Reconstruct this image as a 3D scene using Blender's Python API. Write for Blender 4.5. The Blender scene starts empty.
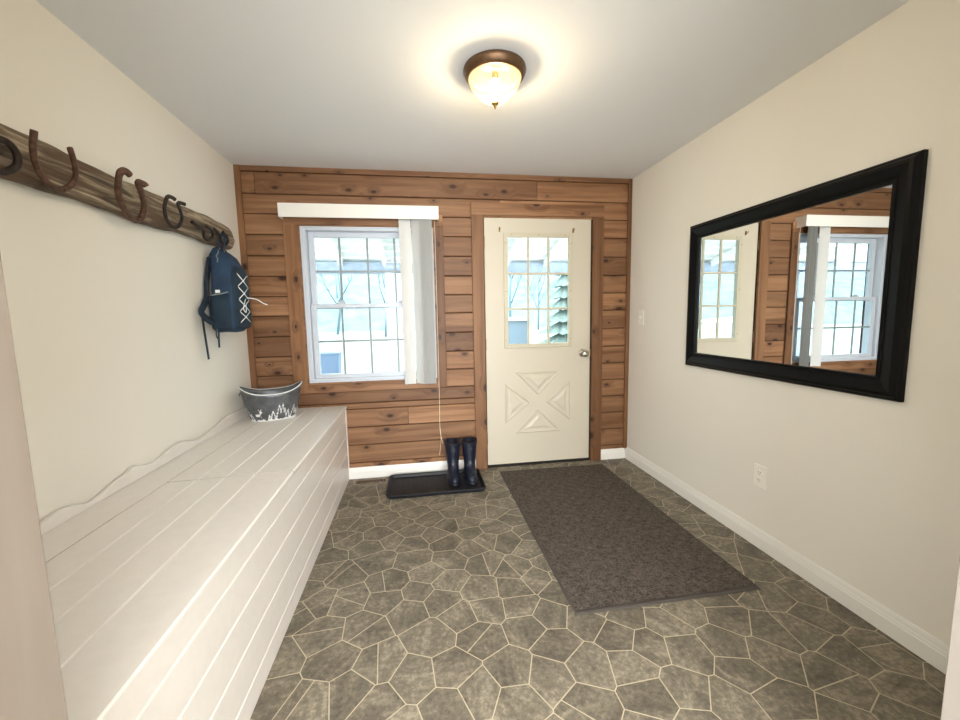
import bpy, bmesh, math, random
from mathutils import Vector, Matrix
random.seed(7)
S = bpy.context.scene
COL = S.collection
pi = math.pi

# ------------------------------------------------------------------ camera
def cam_matrix(yaw, pitch, roll):
    return Matrix.Rotation(yaw, 3, 'Z') @ Matrix.Rotation(pitch, 3, 'X') @ Matrix.Rotation(roll, 3, 'Y')
cd = bpy.data.cameras.new('camera'); cam = bpy.data.objects.new('camera', cd); COL.objects.link(cam)
cd.sensor_fit = 'HORIZONTAL'; cd.sensor_width = 36.0; cd.lens = 401.17 / 960 * 36.0
cd.clip_start = 0.02; cd.clip_end = 500
Rm = cam_matrix(-0.15364, -0.10885, 0.01905)
# camera looks along local +Y of Rm; blender camera looks along -Z
m3 = Rm @ Matrix.Rotation(pi / 2, 3, 'X')
cam.matrix_world = Matrix.Translation((1.2265, -3.1795, 1.2586)) @ m3.to_4x4()
S.camera = cam

# ------------------------------------------------------------------ world, exposure
w = bpy.data.worlds.new('overcast_sky'); S.world = w; w.use_nodes = True
bg = w.node_tree.nodes['Background']
bg.inputs['Color'].default_value = (0.82, 0.93, 1.0, 1); bg.inputs['Strength'].default_value = 2.8
S.view_settings.view_transform = 'Standard'; S.view_settings.look = 'None'
S.view_settings.exposure = 1.62; S.view_settings.gamma = 1; S.view_settings.use_curve_mapping = False

def area(name, loc, rot, sx, sy, power, col, portal=False):
    l = bpy.data.lights.new(name, 'AREA'); l.shape = 'RECTANGLE'; l.size = sx; l.size_y = sy
    l.energy = power; l.color = col
    if portal: l.cycles.is_portal = True
    o = bpy.data.objects.new(name, l); o.location = loc; o.rotation_euler = rot; COL.objects.link(o)
    return o
area('window_portal', (0.885, 0.16, 1.36), (-pi / 2, 0, 0), 0.95, 1.2, 1, (1, 1, 1), True)
area('door_portal', (2.205, 0.16, 1.45), (-pi / 2, 0, 0), 0.56, 0.9, 1, (1, 1, 1), True)
# added fill light behind the camera; the adjoining room's far wall has no window
area('adjoining_room_fill', (1.4, -5.9, 1.3), (pi / 2, 0, 0), 3.4, 1.9, 112, (0.92, 0.97, 1.0))
area('adjoining_overhead_fill', (1.3, -4.2, 2.32), (0, 0, 0), 1.8, 1.2, 26, (1.0, 0.98, 0.96))  # added overhead fill in the unseen adjoining room, no lamp modelled

# ------------------------------------------------------------------ materials
def srgb(r, g, b):
    f = lambda c: (c / 255 / 12.92) if c / 255 <= 0.04045 else ((c / 255 + 0.055) / 1.055) ** 2.4
    return (f(r), f(g), f(b), 1)

class NT:
    def __init__(s, name):
        s.m = bpy.data.materials.new(name); s.m.use_nodes = True
        s.t = s.m.node_tree; s.p = s.t.nodes['Principled BSDF']; s.out = s.t.nodes['Material Output']
    def n(s, typ, **kw):
        nd = s.t.nodes.new(typ)
        for k, v in kw.items():
            if k.startswith('i_'): nd.inputs[k[2:].replace('_', ' ')].default_value = v
            elif k.startswith('x'): nd.inputs[int(k[1:])].default_value = v
            else: setattr(nd, k, v)
        return nd
    def l(s, a, b): s.t.links.new(a, b)
    def math(s, op, a, b=None, c=None):
        nd = s.n('ShaderNodeMath', operation=op)
        for i, v in enumerate((a, b, c)):
            if v is None: continue
            if isinstance(v, (int, float)): nd.inputs[i].default_value = v
            else: s.l(v, nd.inputs[i])
        return nd.outputs[0]
    def ramp(s, fac, stops):
        nd = s.n('ShaderNodeValToRGB'); cr = nd.color_ramp
        while len(cr.elements) < len(stops): cr.elements.new(0.5)
        for e, (p, c) in zip(cr.elements, stops): e.position = p; e.color = c
        s.l(fac, nd.inputs[0]); return nd.outputs[0]
    def mix(s, fac, a, b, mode='MIX'):
        nd = s.n('ShaderNodeMix', data_type='RGBA', blend_type=mode)
        for k, v in ((0, fac), (6, a), (7, b)):
            if isinstance(v, (int, float, tuple)): nd.inputs[k].default_value = v
            else: s.l(v, nd.inputs[k])
        return nd.outputs[2]
    def mapping(s, scale=(1, 1, 1), rot=(0, 0, 0), src='Object'):
        tc = s.n('ShaderNodeTexCoord'); mp = s.n('ShaderNodeMapping')
        mp.inputs['Scale'].default_value = scale; mp.inputs['Rotation'].default_value = rot
        s.l(tc.outputs[src], mp.inputs[0]); return mp.outputs[0]
    def noise(s, vec, scale, detail=3, rough=0.5, dist=0.0):
        nd = s.n('ShaderNodeTexNoise', i_Scale=scale, i_Detail=detail, i_Roughness=rough, i_Distortion=dist)
        s.l(vec, nd.inputs['Vector']); return nd.outputs[0]
    def bump(s, h, strength=0.3, dist=0.002):
        b = s.n('ShaderNodeBump', i_Strength=strength, i_Distance=dist); s.l(h, b.inputs['Height'])
        s.l(b.outputs[0], s.p.inputs['Normal']); return b

def plain(name, col, rough=0.5, metal=0.0, nscale=0, nbump=0.0, var=0.0, spec=None, coat=0.0):
    k = NT(name); k.p.inputs['Roughness'].default_value = rough; k.p.inputs['Metallic'].default_value = metal
    k.p.inputs['Base Color'].default_value = col
    if coat: k.p.inputs['Coat Weight'].default_value = coat; k.p.inputs['Coat Roughness'].default_value = 0.12
    if spec is not None: k.p.inputs['Specular IOR Level'].default_value = spec
    v = k.mapping()
    nz = k.noise(v, nscale or 20, 4)
    if var:
        lo = tuple(c * (1 - var) for c in col[:3]) + (1,); hi = tuple(min(1, c * (1 + var)) for c in col[:3]) + (1,)
        k.l(k.ramp(nz, [(0.3, lo), (0.7, hi)]), k.p.inputs['Base Color'])
    if nbump: k.bump(nz, nbump, 0.001)
    return k.m

def pine(name, axis, light, mid, dark, knot=0.62):
    """knotty pine; grain runs along axis; per-board tone from the 'tone' attribute"""
    k = NT(name); k.p.inputs['Roughness'].default_value = 0.52; k.p.inputs['Specular IOR Level'].default_value = 0.35
    at = k.n('ShaderNodeAttribute', attribute_name='tone')
    tc = k.n('ShaderNodeTexCoord')
    off = k.n('ShaderNodeCombineXYZ')
    tf = at.outputs['Fac']
    k.l(k.math('MULTIPLY', tf, 37.0), off.inputs[0]); k.l(k.math('MULTIPLY', tf, 13.7), off.inputs[1]); k.l(k.math('MULTIPLY', tf, 91.0), off.inputs[2])
    add = k.n('ShaderNodeVectorMath', operation='ADD'); k.l(tc.outputs['Object'], add.inputs[0]); k.l(off.outputs[0], add.inputs[1])
    v = add.outputs[0]
    def mp(sc):
        m = k.n('ShaderNodeMapping'); m.inputs['Scale'].default_value = sc; k.l(v, m.inputs[0]); return m.outputs[0]
    if axis == 'X': g, kn, lo = (1.2, 10, 26), (4.0, 0.01, 7.0), (0.8, 2, 5)
    else: g, kn, lo = (26, 10, 1.2), (7.0, 0.01, 4.0), (5, 2, 0.8)
    # knots
    vo = k.n('ShaderNodeTexVoronoi', feature='F1', voronoi_dimensions='2D', i_Scale=1.0, i_Randomness=0.85)
    sx = k.n('ShaderNodeSeparateXYZ'); k.l(mp(kn), sx.inputs[0]); cx2 = k.n('ShaderNodeCombineXYZ')
    k.l(sx.outputs[0], cx2.inputs[0]); k.l(sx.outputs[2], cx2.inputs[1]); k.l(cx2.outputs[0], vo.inputs['Vector'])
    d = vo.outputs['Distance']
    sep = k.n('ShaderNodeSeparateColor'); k.l(vo.outputs['Color'], sep.inputs[0])
    on = k.math('LESS_THAN', sep.outputs[0], knot)
    size = k.math('MULTIPLY_ADD', sep.outputs[1], 0.10, 0.05)
    rel = k.math('DIVIDE', d, size)
    core = k.math('MULTIPLY', k.ramp(rel, [(0.0, (1, 1, 1, 1)), (0.55, (0.9, 0.9, 0.9, 1)), (1.0, (0, 0, 0, 1))]), on)
    rel2 = k.math('DIVIDE', rel, 3.4)
    halo = k.math('MULTIPLY', k.ramp(rel2, [(0.0, (1, 1, 1, 1)), (1.0, (0, 0, 0, 1))]), on)
    # grain, swirling round the knots
    gm = mp(g); dis = k.n('ShaderNodeVectorMath', operation='ADD'); k.l(gm, dis.inputs[0])
    hz = k.n('ShaderNodeCombineXYZ'); hm = k.math('MULTIPLY', halo, 1.3)
    k.l(hm, hz.inputs[0]); k.l(hm, hz.inputs[2]); k.l(hz.outputs[0], dis.inputs[1])
    gr = k.noise(dis.outputs[0], 1.0, 4, 0.6, 0.35)
    big = k.noise(mp(lo), 1.0, 2)
    base = k.ramp(gr, [(0.28, mid), (0.62, light)])
    base = k.mix(k.ramp(big, [(0.35, (0, 0, 0, 1)), (0.75, (0.6, 0.6, 0.6, 1))]), base, mid)
    tone = k.ramp(k.math('FRACT', k.math('MULTIPLY', tf, 7.31)), [(0.0, (0.66, 0.62, 0.59, 1)), (0.5, (0.92, 0.9, 0.88, 1)), (1.0, (1.12, 1.1, 1.08, 1))])
    base = k.mix(1.0, base, tone, 'MULTIPLY')
    base = k.mix(k.math('MULTIPLY', halo, 0.6), base, tuple(c * 0.6 for c in mid[:3]) + (1,))
    base = k.mix(k.math('MULTIPLY', core, 0.95), base, dark)
    k.l(base, k.p.inputs['Base Color']); k.bump(gr, 0.15, 0.0008)
    return k.m

P_L, P_M, P_D = srgb(162, 122, 88), srgb(110, 73, 46), srgb(48, 22, 12)
M = {}
M['pine'] = pine('knotty_pine_boards', 'X', P_L, P_M, P_D)
M['pine_up'] = pine('knotty_pine_uprights', 'Z', srgb(148, 108, 74), srgb(106, 69, 42), P_D, 0.4)
M['whitewood'] = pine('whitewashed_pine', 'Z', srgb(156, 147, 138), srgb(143, 132, 122), srgb(112, 95, 82), 0.4)
M['groove'] = plain('dark_plank_gap', srgb(62, 34, 20), 0.9)
M['wall'] = plain('cream_wall_paint', srgb(231, 226, 216), 0.75, nscale=160, nbump=0.06)
M['ceil'] = plain('ceiling_paint', srgb(233, 234, 236), 0.85, nscale=200, nbump=0.05)
M['trim'] = plain('white_trim_paint', srgb(232, 229, 223), 0.35, nscale=40, nbump=0.02)
M['jamb'] = plain('off_white_jamb_paint', srgb(160, 152, 145), 0.45)
M['bench'] = plain('white_painted_boards', srgb(230, 224, 218), 0.38, nscale=30, nbump=0.04, var=0.02)
M['door'] = plain('ivory_door_paint', srgb(198, 189, 171), 0.42, nscale=60, nbump=0.03)
M['doorframe'] = plain('ivory_plastic', srgb(194, 186, 164), 0.4)
M['vinyl'] = plain('white_vinyl', srgb(200, 206, 216), 0.35)
M['muntin'] = plain('grey_muntin', srgb(140, 150, 150), 0.4)
M['nickel'] = plain('satin_nickel', srgb(190, 184, 172), 0.28, 1.0)
M['brass'] = plain('dull_brass', srgb(150, 118, 70), 0.4, 1.0)
M['bronze'] = plain('brushed_bronze', srgb(104, 78, 56), 0.42, 0.7, nscale=60, var=0.2)
M['black'] = plain('black_lacquer', srgb(6, 5, 5), 0.4, nscale=90, nbump=0.02, spec=0.15)
M['dark'] = plain('dark_gap', srgb(25, 20, 17), 0.9)
M['iron'] = plain('rusty_iron', srgb(92, 66, 52), 0.62, 0.45, nscale=60, nbump=0.6, var=0.45)
M['iron_dark'] = plain('blackened_iron', srgb(52, 42, 38), 0.6, 0.5, nscale=60, nbump=0.6, var=0.4)
M['rubber'] = plain('black_rubber', srgb(13, 14, 22), 0.55, nscale=120, nbump=0.05)
M['mat_edge'] = plain('charcoal_mat_edge', srgb(72, 65, 59), 0.8)
M['boot'] = plain('navy_rubber', srgb(15, 21, 38), 0.42, nscale=40, nbump=0.04, var=0.1)
M['boot_trim'] = plain('dark_boot_trim', srgb(20, 24, 34), 0.45)
M['galv'] = plain('galvanized_steel', srgb(104, 107, 110), 0.42, 0.6, nscale=25, nbump=0.08, var=0.22)
M['white'] = plain('white_enamel', srgb(240, 242, 242), 0.5, nscale=50, nbump=0.1)
M['plate'] = plain('white_plate_plastic', srgb(240, 236, 226), 0.35)
M['cord'] = plain('cream_cord', srgb(224, 208, 182), 0.7)
M['slat'] = plain('blind_vinyl', srgb(232, 230, 224), 0.5)
M['snow'] = plain('snowy_grass', srgb(122, 130, 122), 0.9, nscale=3, var=0.12)
M['deck'] = plain('porch_deck_wood', srgb(120, 112, 104), 0.8, nscale=10, var=0.1)
M['porch'] = plain('whitewashed_porch_boards', srgb(238, 238, 234), 0.8, nscale=7, var=0.12)
M['rafter'] = plain('white_rafter', srgb(236, 236, 232), 0.7)
M['beam'] = plain('grey_blue_beam', srgb(150, 158, 174), 0.8, nscale=12, var=0.12)
M['bark'] = plain('haze_toned_bark', srgb(94, 110, 114), 0.9, nscale=10, var=0.15)  # washed-out haze is put into this pale bark colour
M['needles'] = plain('haze_toned_needles', srgb(108, 120, 112), 0.9, nscale=6, var=0.2)  # needle colour paled to stand in for outdoor haze
M['bin'] = plain('pale_blue_plastic', srgb(84, 98, 118), 0.5)
M['shed'] = plain('pale_blue_siding', srgb(104, 114, 122), 0.7)

def m_flagstone():
    k = NT('flagstone_vinyl'); v = k.mapping((1, 1, 1))
    at = k.n('ShaderNodeAttribute', attribute_name='tone'); tf = at.outputs['Fac']
    vr = k.n('ShaderNodeVectorRotate', rotation_type='Z_AXIS'); k.l(v, vr.inputs['Vector']); k.l(k.math('MULTIPLY', tf, 6.28), vr.inputs['Angle'])
    st = k.n('ShaderNodeMapping'); st.inputs['Scale'].default_value = (5, 12, 1); k.l(vr.outputs[0], st.inputs[0])
    s1 = k.noise(st.outputs[0], 1.0, 6, 0.65, 0.8); s2 = k.noise(v, 55, 4, 0.7); s3 = k.noise(v, 6, 2)
    mixd = k.math('ADD', k.math('ADD', k.math('MULTIPLY', s1, 0.45), k.math('MULTIPLY', s2, 0.4)), k.math('MULTIPLY', s3, 0.15))
    stone = k.ramp(mixd, [(0.36, srgb(76, 70, 61)), (0.5, srgb(114, 106, 92)), (0.64, srgb(162, 152, 133))])
    tone = k.ramp(k.math('FRACT', k.math('MULTIPLY', tf, 5.77)), [(0.0, (0.80, 0.79, 0.78, 1)), (1.0, (1.12, 1.12, 1.11, 1))])
    stone = k.mix(1.0, stone, tone, 'MULTIPLY')
    k.l(stone, k.p.inputs['Base Color']); k.p.inputs['Roughness'].default_value = 0.5
    k.p.inputs['Specular IOR Level'].default_value = 0.35; k.bump(mixd, 0.2, 0.002)
    return k.m
M['floor'] = m_flagstone()
M['grout'] = plain('pale_grout_lines', srgb(188, 175, 149), 0.6, nscale=40, var=0.12)

def m_rug():
    k = NT('charcoal_ribbed_carpet'); v = k.mapping()
    n = k.noise(v, 130, 3, 0.7); n2 = k.noise(v, 55, 3, 0.6)
    w1 = k.n('ShaderNodeTexWave', wave_type='BANDS', bands_direction='DIAGONAL', i_Scale=7.0, i_Distortion=0.3)
    k.l(k.mapping((1, 1, 0)), w1.inputs['Vector'])
    w2 = k.n('ShaderNodeTexWave', wave_type='BANDS', bands_direction='DIAGONAL', i_Scale=7.0, i_Distortion=0.3)
    k.l(k.mapping((1, -1, 0)), w2.inputs['Vector'])
    dia = k.math('MULTIPLY', w1.outputs['Fac'], w2.outputs['Fac'])
    h = k.math('ADD', k.math('MULTIPLY', n, 0.55), k.math('ADD', k.math('MULTIPLY', n2, 0.33), k.math('MULTIPLY', dia, 0.035)))
    k.l(k.ramp(h, [(0.34, srgb(54, 48, 43)), (0.66, srgb(122, 112, 103))]), k.p.inputs['Base Color'])
    k.p.inputs['Roughness'].default_value = 0.95; k.p.inputs['Specular IOR Level'].default_value = 0.1
    k.bump(h, 0.7, 0.004); return k.m
M['rug'] = m_rug()

def m_driftwood():
    k = NT('weathered_driftwood'); v = k.mapping((14, 2.2, 30)); v2 = k.mapping((3, 5, 9))
    g = k.noise(v, 1.0, 5, 0.65, 1.4); b = k.noise(v2, 1.0, 3, 0.5, 0.6)
    c = k.ramp(g, [(0.30, srgb(40, 28, 20)), (0.47, srgb(108, 90, 70)), (0.66, srgb(178, 163, 140))])
    c = k.mix(k.ramp(b, [(0.50, (0, 0, 0, 1)), (0.62, (0.7, 0.7, 0.7, 1))]), c, srgb(88, 64, 46))
    k.l(c, k.p.inputs['Base Color']); k.p.inputs['Roughness'].default_value = 0.72
    k.bump(g, 0.9, 0.006); return k.m
M['drift'] = m_driftwood()

def m_fabric(name, a, b, sc=700):
    k = NT(name); v = k.mapping(); n = k.noise(v, sc, 2); n2 = k.noise(v, 9, 3)
    h = k.math('ADD', k.math('MULTIPLY', n, 0.4), k.math('MULTIPLY', n2, 0.6))
    k.l(k.ramp(h, [(0.35, a), (0.65, b)]), k.p.inputs['Base Color']); k.p.inputs['Roughness'].default_value = 0.8
    bb = k.bump(h, 0.5, 0.004); return k.m
M['pack'] = m_fabric('blue_nylon', srgb(22, 42, 66), srgb(38, 66, 94))
M['pack_dark'] = m_fabric('dark_teal_nylon', srgb(16, 32, 46), srgb(28, 52, 70))
M['web'] = m_fabric('teal_webbing', srgb(20, 44, 56), srgb(34, 64, 78))

def m_glass(name, tint, gloss=0.08):
    k = NT(name); t = k.n('ShaderNodeBsdfTransparent'); t.inputs[0].default_value = tint
    g = k.n('ShaderNodeBsdfGlossy'); g.inputs['Roughness'].default_value = 0.02
    fr = k.n('ShaderNodeLayerWeight'); mx = k.n('ShaderNodeMixShader')
    k.l(k.math('MULTIPLY_ADD', k.math('POWER', fr.outputs['Facing'], 5.0), 0.5, 0.025), mx.inputs[0]); k.l(t.outputs[0], mx.inputs[1]); k.l(g.outputs[0], mx.inputs[2])
    k.l(mx.outputs[0], k.out.inputs[0]); k.t.nodes.remove(k.p); return k.m
M['glass'] = m_glass('clear_window_glass', (0.93, 0.98, 0.985, 1))

def m_mirror():
    k = NT('mirror_silver'); k.p.inputs['Base Color'].default_value = (0.86, 0.88, 0.87, 1)
    k.p.inputs['Metallic'].default_value = 1; k.p.inputs['Roughness'].default_value = 0.0; return k.m
M['mirror'] = m_mirror()
def m_slat():
    k = NT('translucent_blind_vinyl'); k.p.inputs['Base Color'].default_value = srgb(208, 208, 206); k.p.inputs['Roughness'].default_value = 0.5
    t = k.n('ShaderNodeBsdfTranslucent'); t.inputs[0].default_value = srgb(236, 234, 228)
    x = k.n('ShaderNodeMixShader', x0=0.08); k.l(k.p.outputs[0], x.inputs[1]); k.l(t.outputs[0], x.inputs[2]); k.l(x.outputs[0], k.out.inputs[0]); return k.m
M['slat'] = m_slat()

def m_dome():
    k = NT('ribbed_lamp_glass')
    tr = k.n('ShaderNodeBsdfTransparent'); tr.inputs[0].default_value = (1.0, 0.94, 0.78, 1)
    tl = k.n('ShaderNodeBsdfTranslucent'); tl.inputs[0].default_value = (1.0, 0.82, 0.48, 1)
    gl = k.n('ShaderNodeBsdfGlossy'); gl.inputs['Roughness'].default_value = 0.15
    a = k.n('ShaderNodeMixShader', x0=0.05); b = k.n('ShaderNodeMixShader', x0=0.10)
    lw = k.n('ShaderNodeLayerWeight'); at = k.n('ShaderNodeAttribute', attribute_name='tone'); k.l(k.math('MULTIPLY', k.math('MULTIPLY_ADD', k.math('POWER', lw.outputs['Facing'], 2.0), 0.12, 0.022), k.math('MULTIPLY_ADD', at.outputs['Fac'], 0.9, 0.45)), a.inputs[0])
    k.l(tr.outputs[0], a.inputs[1]); k.l(tl.outputs[0], a.inputs[2]); k.l(a.outputs[0], b.inputs[1]); k.l(gl.outputs[0], b.inputs[2])
    k.l(b.outputs[0], k.out.inputs[0]); k.t.nodes.remove(k.p); return k.m
M['dome'] = m_dome()
def m_emit(name, col, st):
    k = NT(name); e = k.n('ShaderNodeEmission', i_Strength=st); e.inputs[0].default_value = col
    k.l(e.outputs[0], k.out.inputs[0]); k.t.nodes.remove(k.p); return k.m
M['bulb'] = m_emit('glowing_bulb', (1.0, 0.86, 0.66, 1), 160)

# ------------------------------------------------------------------ mesh helpers
class MB:
    def __init__(s): s.v = []; s.f = []; s.mi = []; s.tn = []; s.cur = 0; s.t = 0.0
    def face(s, idx): s.f.append(tuple(idx)); s.mi.append(s.cur); s.tn.append(s.t)
    def box(s, x0, x1, y0, y1, z0, z1, tone=None, xf=None):
        if tone is not None: s.t = tone
        b = len(s.v)
        pts = [(x0, y0, z0), (x1, y0, z0), (x1, y1, z0), (x0, y1, z0), (x0, y0, z1), (x1, y0, z1), (x1, y1, z1), (x0, y1, z1)]
        if xf: pts = [tuple(xf @ Vector(p)) for p in pts]
        s.v += pts
        for q in ((0, 3, 2, 1), (4, 5, 6, 7), (0, 1, 5, 4), (1, 2, 6, 5), (2, 3, 7, 6), (3, 0, 4, 7)): s.face([b + i for i in q])
        return s
    def rings(s, rs, closed=True, cap0=True, cap1=True, loop=False):
        b = len(s.v); n = len(rs[0])
        for r in rs: s.v += [tuple(p) for p in r]
        m = len(rs)
        for i in range(m if loop else m - 1):
            j = (i + 1) % m
            for a in range(n if closed else n - 1):
                c = (a + 1) % n
                s.face((b + i * n + a, b + i * n + c, b + j * n + c, b + j * n + a))
        if closed and not loop:
            if cap0: s.face([b + k for k in range(n)][::-1])
            if cap1: s.face([b + (m - 1) * n + k for k in range(n)])
        return s
    def prism(s, poly, axis, a, b):
        def P(p, t):
            if axis == 0: return (t, p[0], p[1])
            if axis == 1: return (p[0], t, p[1])
            return (p[0], p[1], t)
        return s.rings([[P(p, a) for p in poly], [P(p, b) for p in poly]])
    def lathe(s, prof, cx, cy, n=48, axis=2, cap=False):
        rs = []
        for r, z in prof:
            ring = []
            for i in range(n):
                t = 2 * pi * i / n; c_, s_ = r * math.cos(t), r * math.sin(t)
                if axis == 2: ring.append((cx + c_, cy + s_, z))
                elif axis == 1: ring.append((cx + c_, z, cy + s_))
                else: ring.append((z, cx + c_, cy + s_))
            rs.append(ring)
        return s.rings(rs, True, cap, cap)
    def tube(s, path, r, n=8, ry=None, cap=True, up=Vector((1, 0, 0))):
        P = [Vector(p) for p in path]; rs = []
        for i, p in enumerate(P):
            t = (P[min(i + 1, len(P) - 1)] - P[max(i - 1, 0)]).normalized()
            a = t.cross(up)
            if a.length < 1e-3: a = t.cross(Vector((0, 0, 1)))
            a.normalize(); b_ = t.cross(a).normalized()
            rr = r[i] if isinstance(r, (list, tuple)) else r; r2 = (ry if ry else rr)
            rs.append([p + a * rr * math.cos(2 * pi * k / n) + b_ * r2 * math.sin(2 * pi * k / n) for k in range(n)])
        return s.rings(rs, True, cap, cap)
    def build(s, name, mats, parent=None, smooth=False, bevel=0, seg=2, sub=0, origin=None):
        me = bpy.data.meshes.new(name)
        org = Vector(origin) if origin is not None else None
        if org is None and parent is not None: org = Vector((0, 0, 0))
        if org is None: org = Vector((0, 0, 0))
        me.from_pydata([tuple(Vector(v) - org) for v in s.v], [], s.f)
        if not isinstance(mats, (list, tuple)): mats = [mats]
        for m in mats: me.materials.append(m)
        for p, i in zip(me.polygons, s.mi): p.material_index = i; p.use_smooth = smooth
        at = me.attributes.new('tone', 'FLOAT', 'FACE')
        for i, t in enumerate(s.tn): at.data[i].value = t
        bm = bmesh.new(); bm.from_mesh(me); bmesh.ops.recalc_face_normals(bm, faces=bm.faces); bm.to_mesh(me); bm.free()
        o = bpy.data.objects.new(name, me); COL.objects.link(o)
        if parent is not None:
            o.parent = parent
            # world-space coordinates were given: cancel the parent's offset
            pw = parent
            off = Vector((0, 0, 0))
            while pw is not None: off += Vector(pw.location); pw = pw.parent
            o.location = org - off
        else: o.location = org
        if bevel:
            b = o.modifiers.new('bevel', 'BEVEL'); b.width = bevel; b.segments = seg; b.limit_method = 'ANGLE'; b.angle_limit = 0.6
        if sub:
            b = o.modifiers.new('sub', 'SUBSURF'); b.levels = sub; b.render_levels = sub
        return o

def empty(name, loc, label, cat, group=None):
    o = bpy.data.objects.new(name, None); COL.objects.link(o); o.location = loc; o.empty_display_size = 0.1
    o['label'] = label; o['category'] = cat
    if group: o['group'] = group
    return o
def tag(o, label, cat, group=None):
    o['label'] = label; o['category'] = cat
    if group: o['group'] = group
    return o
def struct(o): o['kind'] = 'structure'; return o
def spline(pts, n=8):
    P = [Vector(p) for p in pts]; out = []
    for i in range(len(P) - 1):
        p0, p1, p2, p3 = P[max(i - 1, 0)], P[i], P[i + 1], P[min(i + 2, len(P) - 1)]
        for k in range(n):
            t = k / n
            out.append(0.5 * ((2 * p1) + (p2 - p0) * t + (2 * p0 - 5 * p1 + 4 * p2 - p3) * t * t + (3 * p1 - p0 - 3 * p2 + p3) * t ** 3))
    out.append(P[-1]); return out

# ------------------------------------------------------------------ room dimensions
W, H, YF = 3.0, 2.345, -2.66           # width, height, front wall
WX0, WX1, WZ0, WZ1 = 0.405, 1.372, 0.775, 1.94    # window opening
DX0, DX1, DZ1 = 1.762, 2.664, 2.035               # door opening
YB, XL, XR = -6.0, -0.6, 3.6                      # adjoining room

def clip(poly, px, py, nx, ny):
    out = []
    for i in range(len(poly)):
        a, b = poly[i], poly[(i + 1) % len(poly)]
        da, db = (a[0] - px) * nx + (a[1] - py) * ny, (b[0] - px) * nx + (b[1] - py) * ny
        if da <= 0: out.append(a)
        if da * db < 0: t = da / (da - db); out.append((a[0] + (b[0] - a[0]) * t, a[1] + (b[1] - a[1]) * t))
    return out
def flagstones(mb, x0, x1, y0, y1, d, gap, rnd):
    """irregular polygon stones: random cells, the bigger ones cracked once more across"""
    pts = []
    tries = 0
    while tries < 5000:
        p = (rnd.uniform(x0 - .2, x1 + .2), rnd.uniform(y0 - .2, y1 + .2)); tries += 1
        if all((p[0] - q[0]) ** 2 + (p[1] - q[1]) ** 2 > (d * .52) ** 2 for q in pts): pts.append(p)
    cells = []
    for p in pts:
        poly = [(x0, y0), (x1, y0), (x1, y1), (x0, y1)]
        an = 1.0
        for q in pts:
            dx, dy = q[0] - p[0], q[1] - p[1]
            if (dx or dy) and dx * dx + dy * dy < (4 * d) ** 2:
                poly = clip(poly, (p[0] + q[0]) / 2, (p[1] + q[1]) / 2, dx, dy)
                if len(poly) < 3: break
        if len(poly) < 3: continue
        ar = abs(sum(poly[i][0] * poly[(i + 1) % len(poly)][1] - poly[(i + 1) % len(poly)][0] * poly[i][1] for i in range(len(poly)))) / 2
        if ar > d * d * .56 and rnd.random() < .85:
            cx = sum(a for a, b in poly) / len(poly); cy = sum(b for a, b in poly) / len(poly)
            # crack across the long direction
            far = max(poly, key=lambda a: (a[0] - cx) ** 2 + (a[1] - cy) ** 2)
            an = math.atan2(far[1] - cy, far[0] - cx) + rnd.uniform(-.5, .5); nx, ny = math.cos(an), math.sin(an)
            ox, oy = cx + rnd.uniform(-.02, .02), cy + rnd.uniform(-.02, .02)
            cells += [clip(poly, ox, oy, nx, ny), clip(poly, ox, oy, -nx, -ny)]
        else: cells.append(poly)
    for poly in cells:
        if len(poly) < 3: continue
        # drop tiny edges, inset every side by half the joint
        n = len(poly); ar = sum(poly[i][0] * poly[(i + 1) % n][1] - poly[(i + 1) % n][0] * poly[i][1] for i in range(n))
        if ar < 0: poly = poly[::-1]
        ins = list(poly)
        for i in range(n):
            a, b = poly[i], poly[(i + 1) % n]; L = math.hypot(b[0] - a[0], b[1] - a[1])
            if L < 1e-5: continue
            nx, ny = (b[1] - a[1]) / L, -(b[0] - a[0]) / L
            ins = clip(ins, a[0] - nx * gap / 2, a[1] - ny * gap / 2, nx, ny)
            if len(ins) < 3: break
        if len(ins) < 3: continue
        b0 = len(mb.v); mb.v += [(x, y, 0.0) for x, y in ins]; mb.t = rnd.random(); mb.cur = 0
        mb.face([b0 + k for k in range(len(ins))])
mb = MB(); mb.cur = 1; mb.box(XL - .15, XR + .15, YB - .15, 0.19, -0.12, -0.0006)
flagstones(mb, -.1, 3.1, -3.4, 0.17, 0.215, .0038, random.Random(11))
flagstones(mb, XL - .1, XR + .1, YB, -3.405, .26, .0052, random.Random(12))
struct(mb.build('floor', [M['floor'], M['grout']]))
struct(MB().box(XL - .15, XR + .15, YB - .15, 0.19, H, H + 0.12).build('ceiling', M['ceil']))
struct(MB().box(-0.14, -0.004, YF, 0.19, 0, H).build('wall_left', M['wall']))
struct(MB().box(W, W + 0.14, YF, 0.19, 0, H).build('wall_right', M['wall']))
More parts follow.
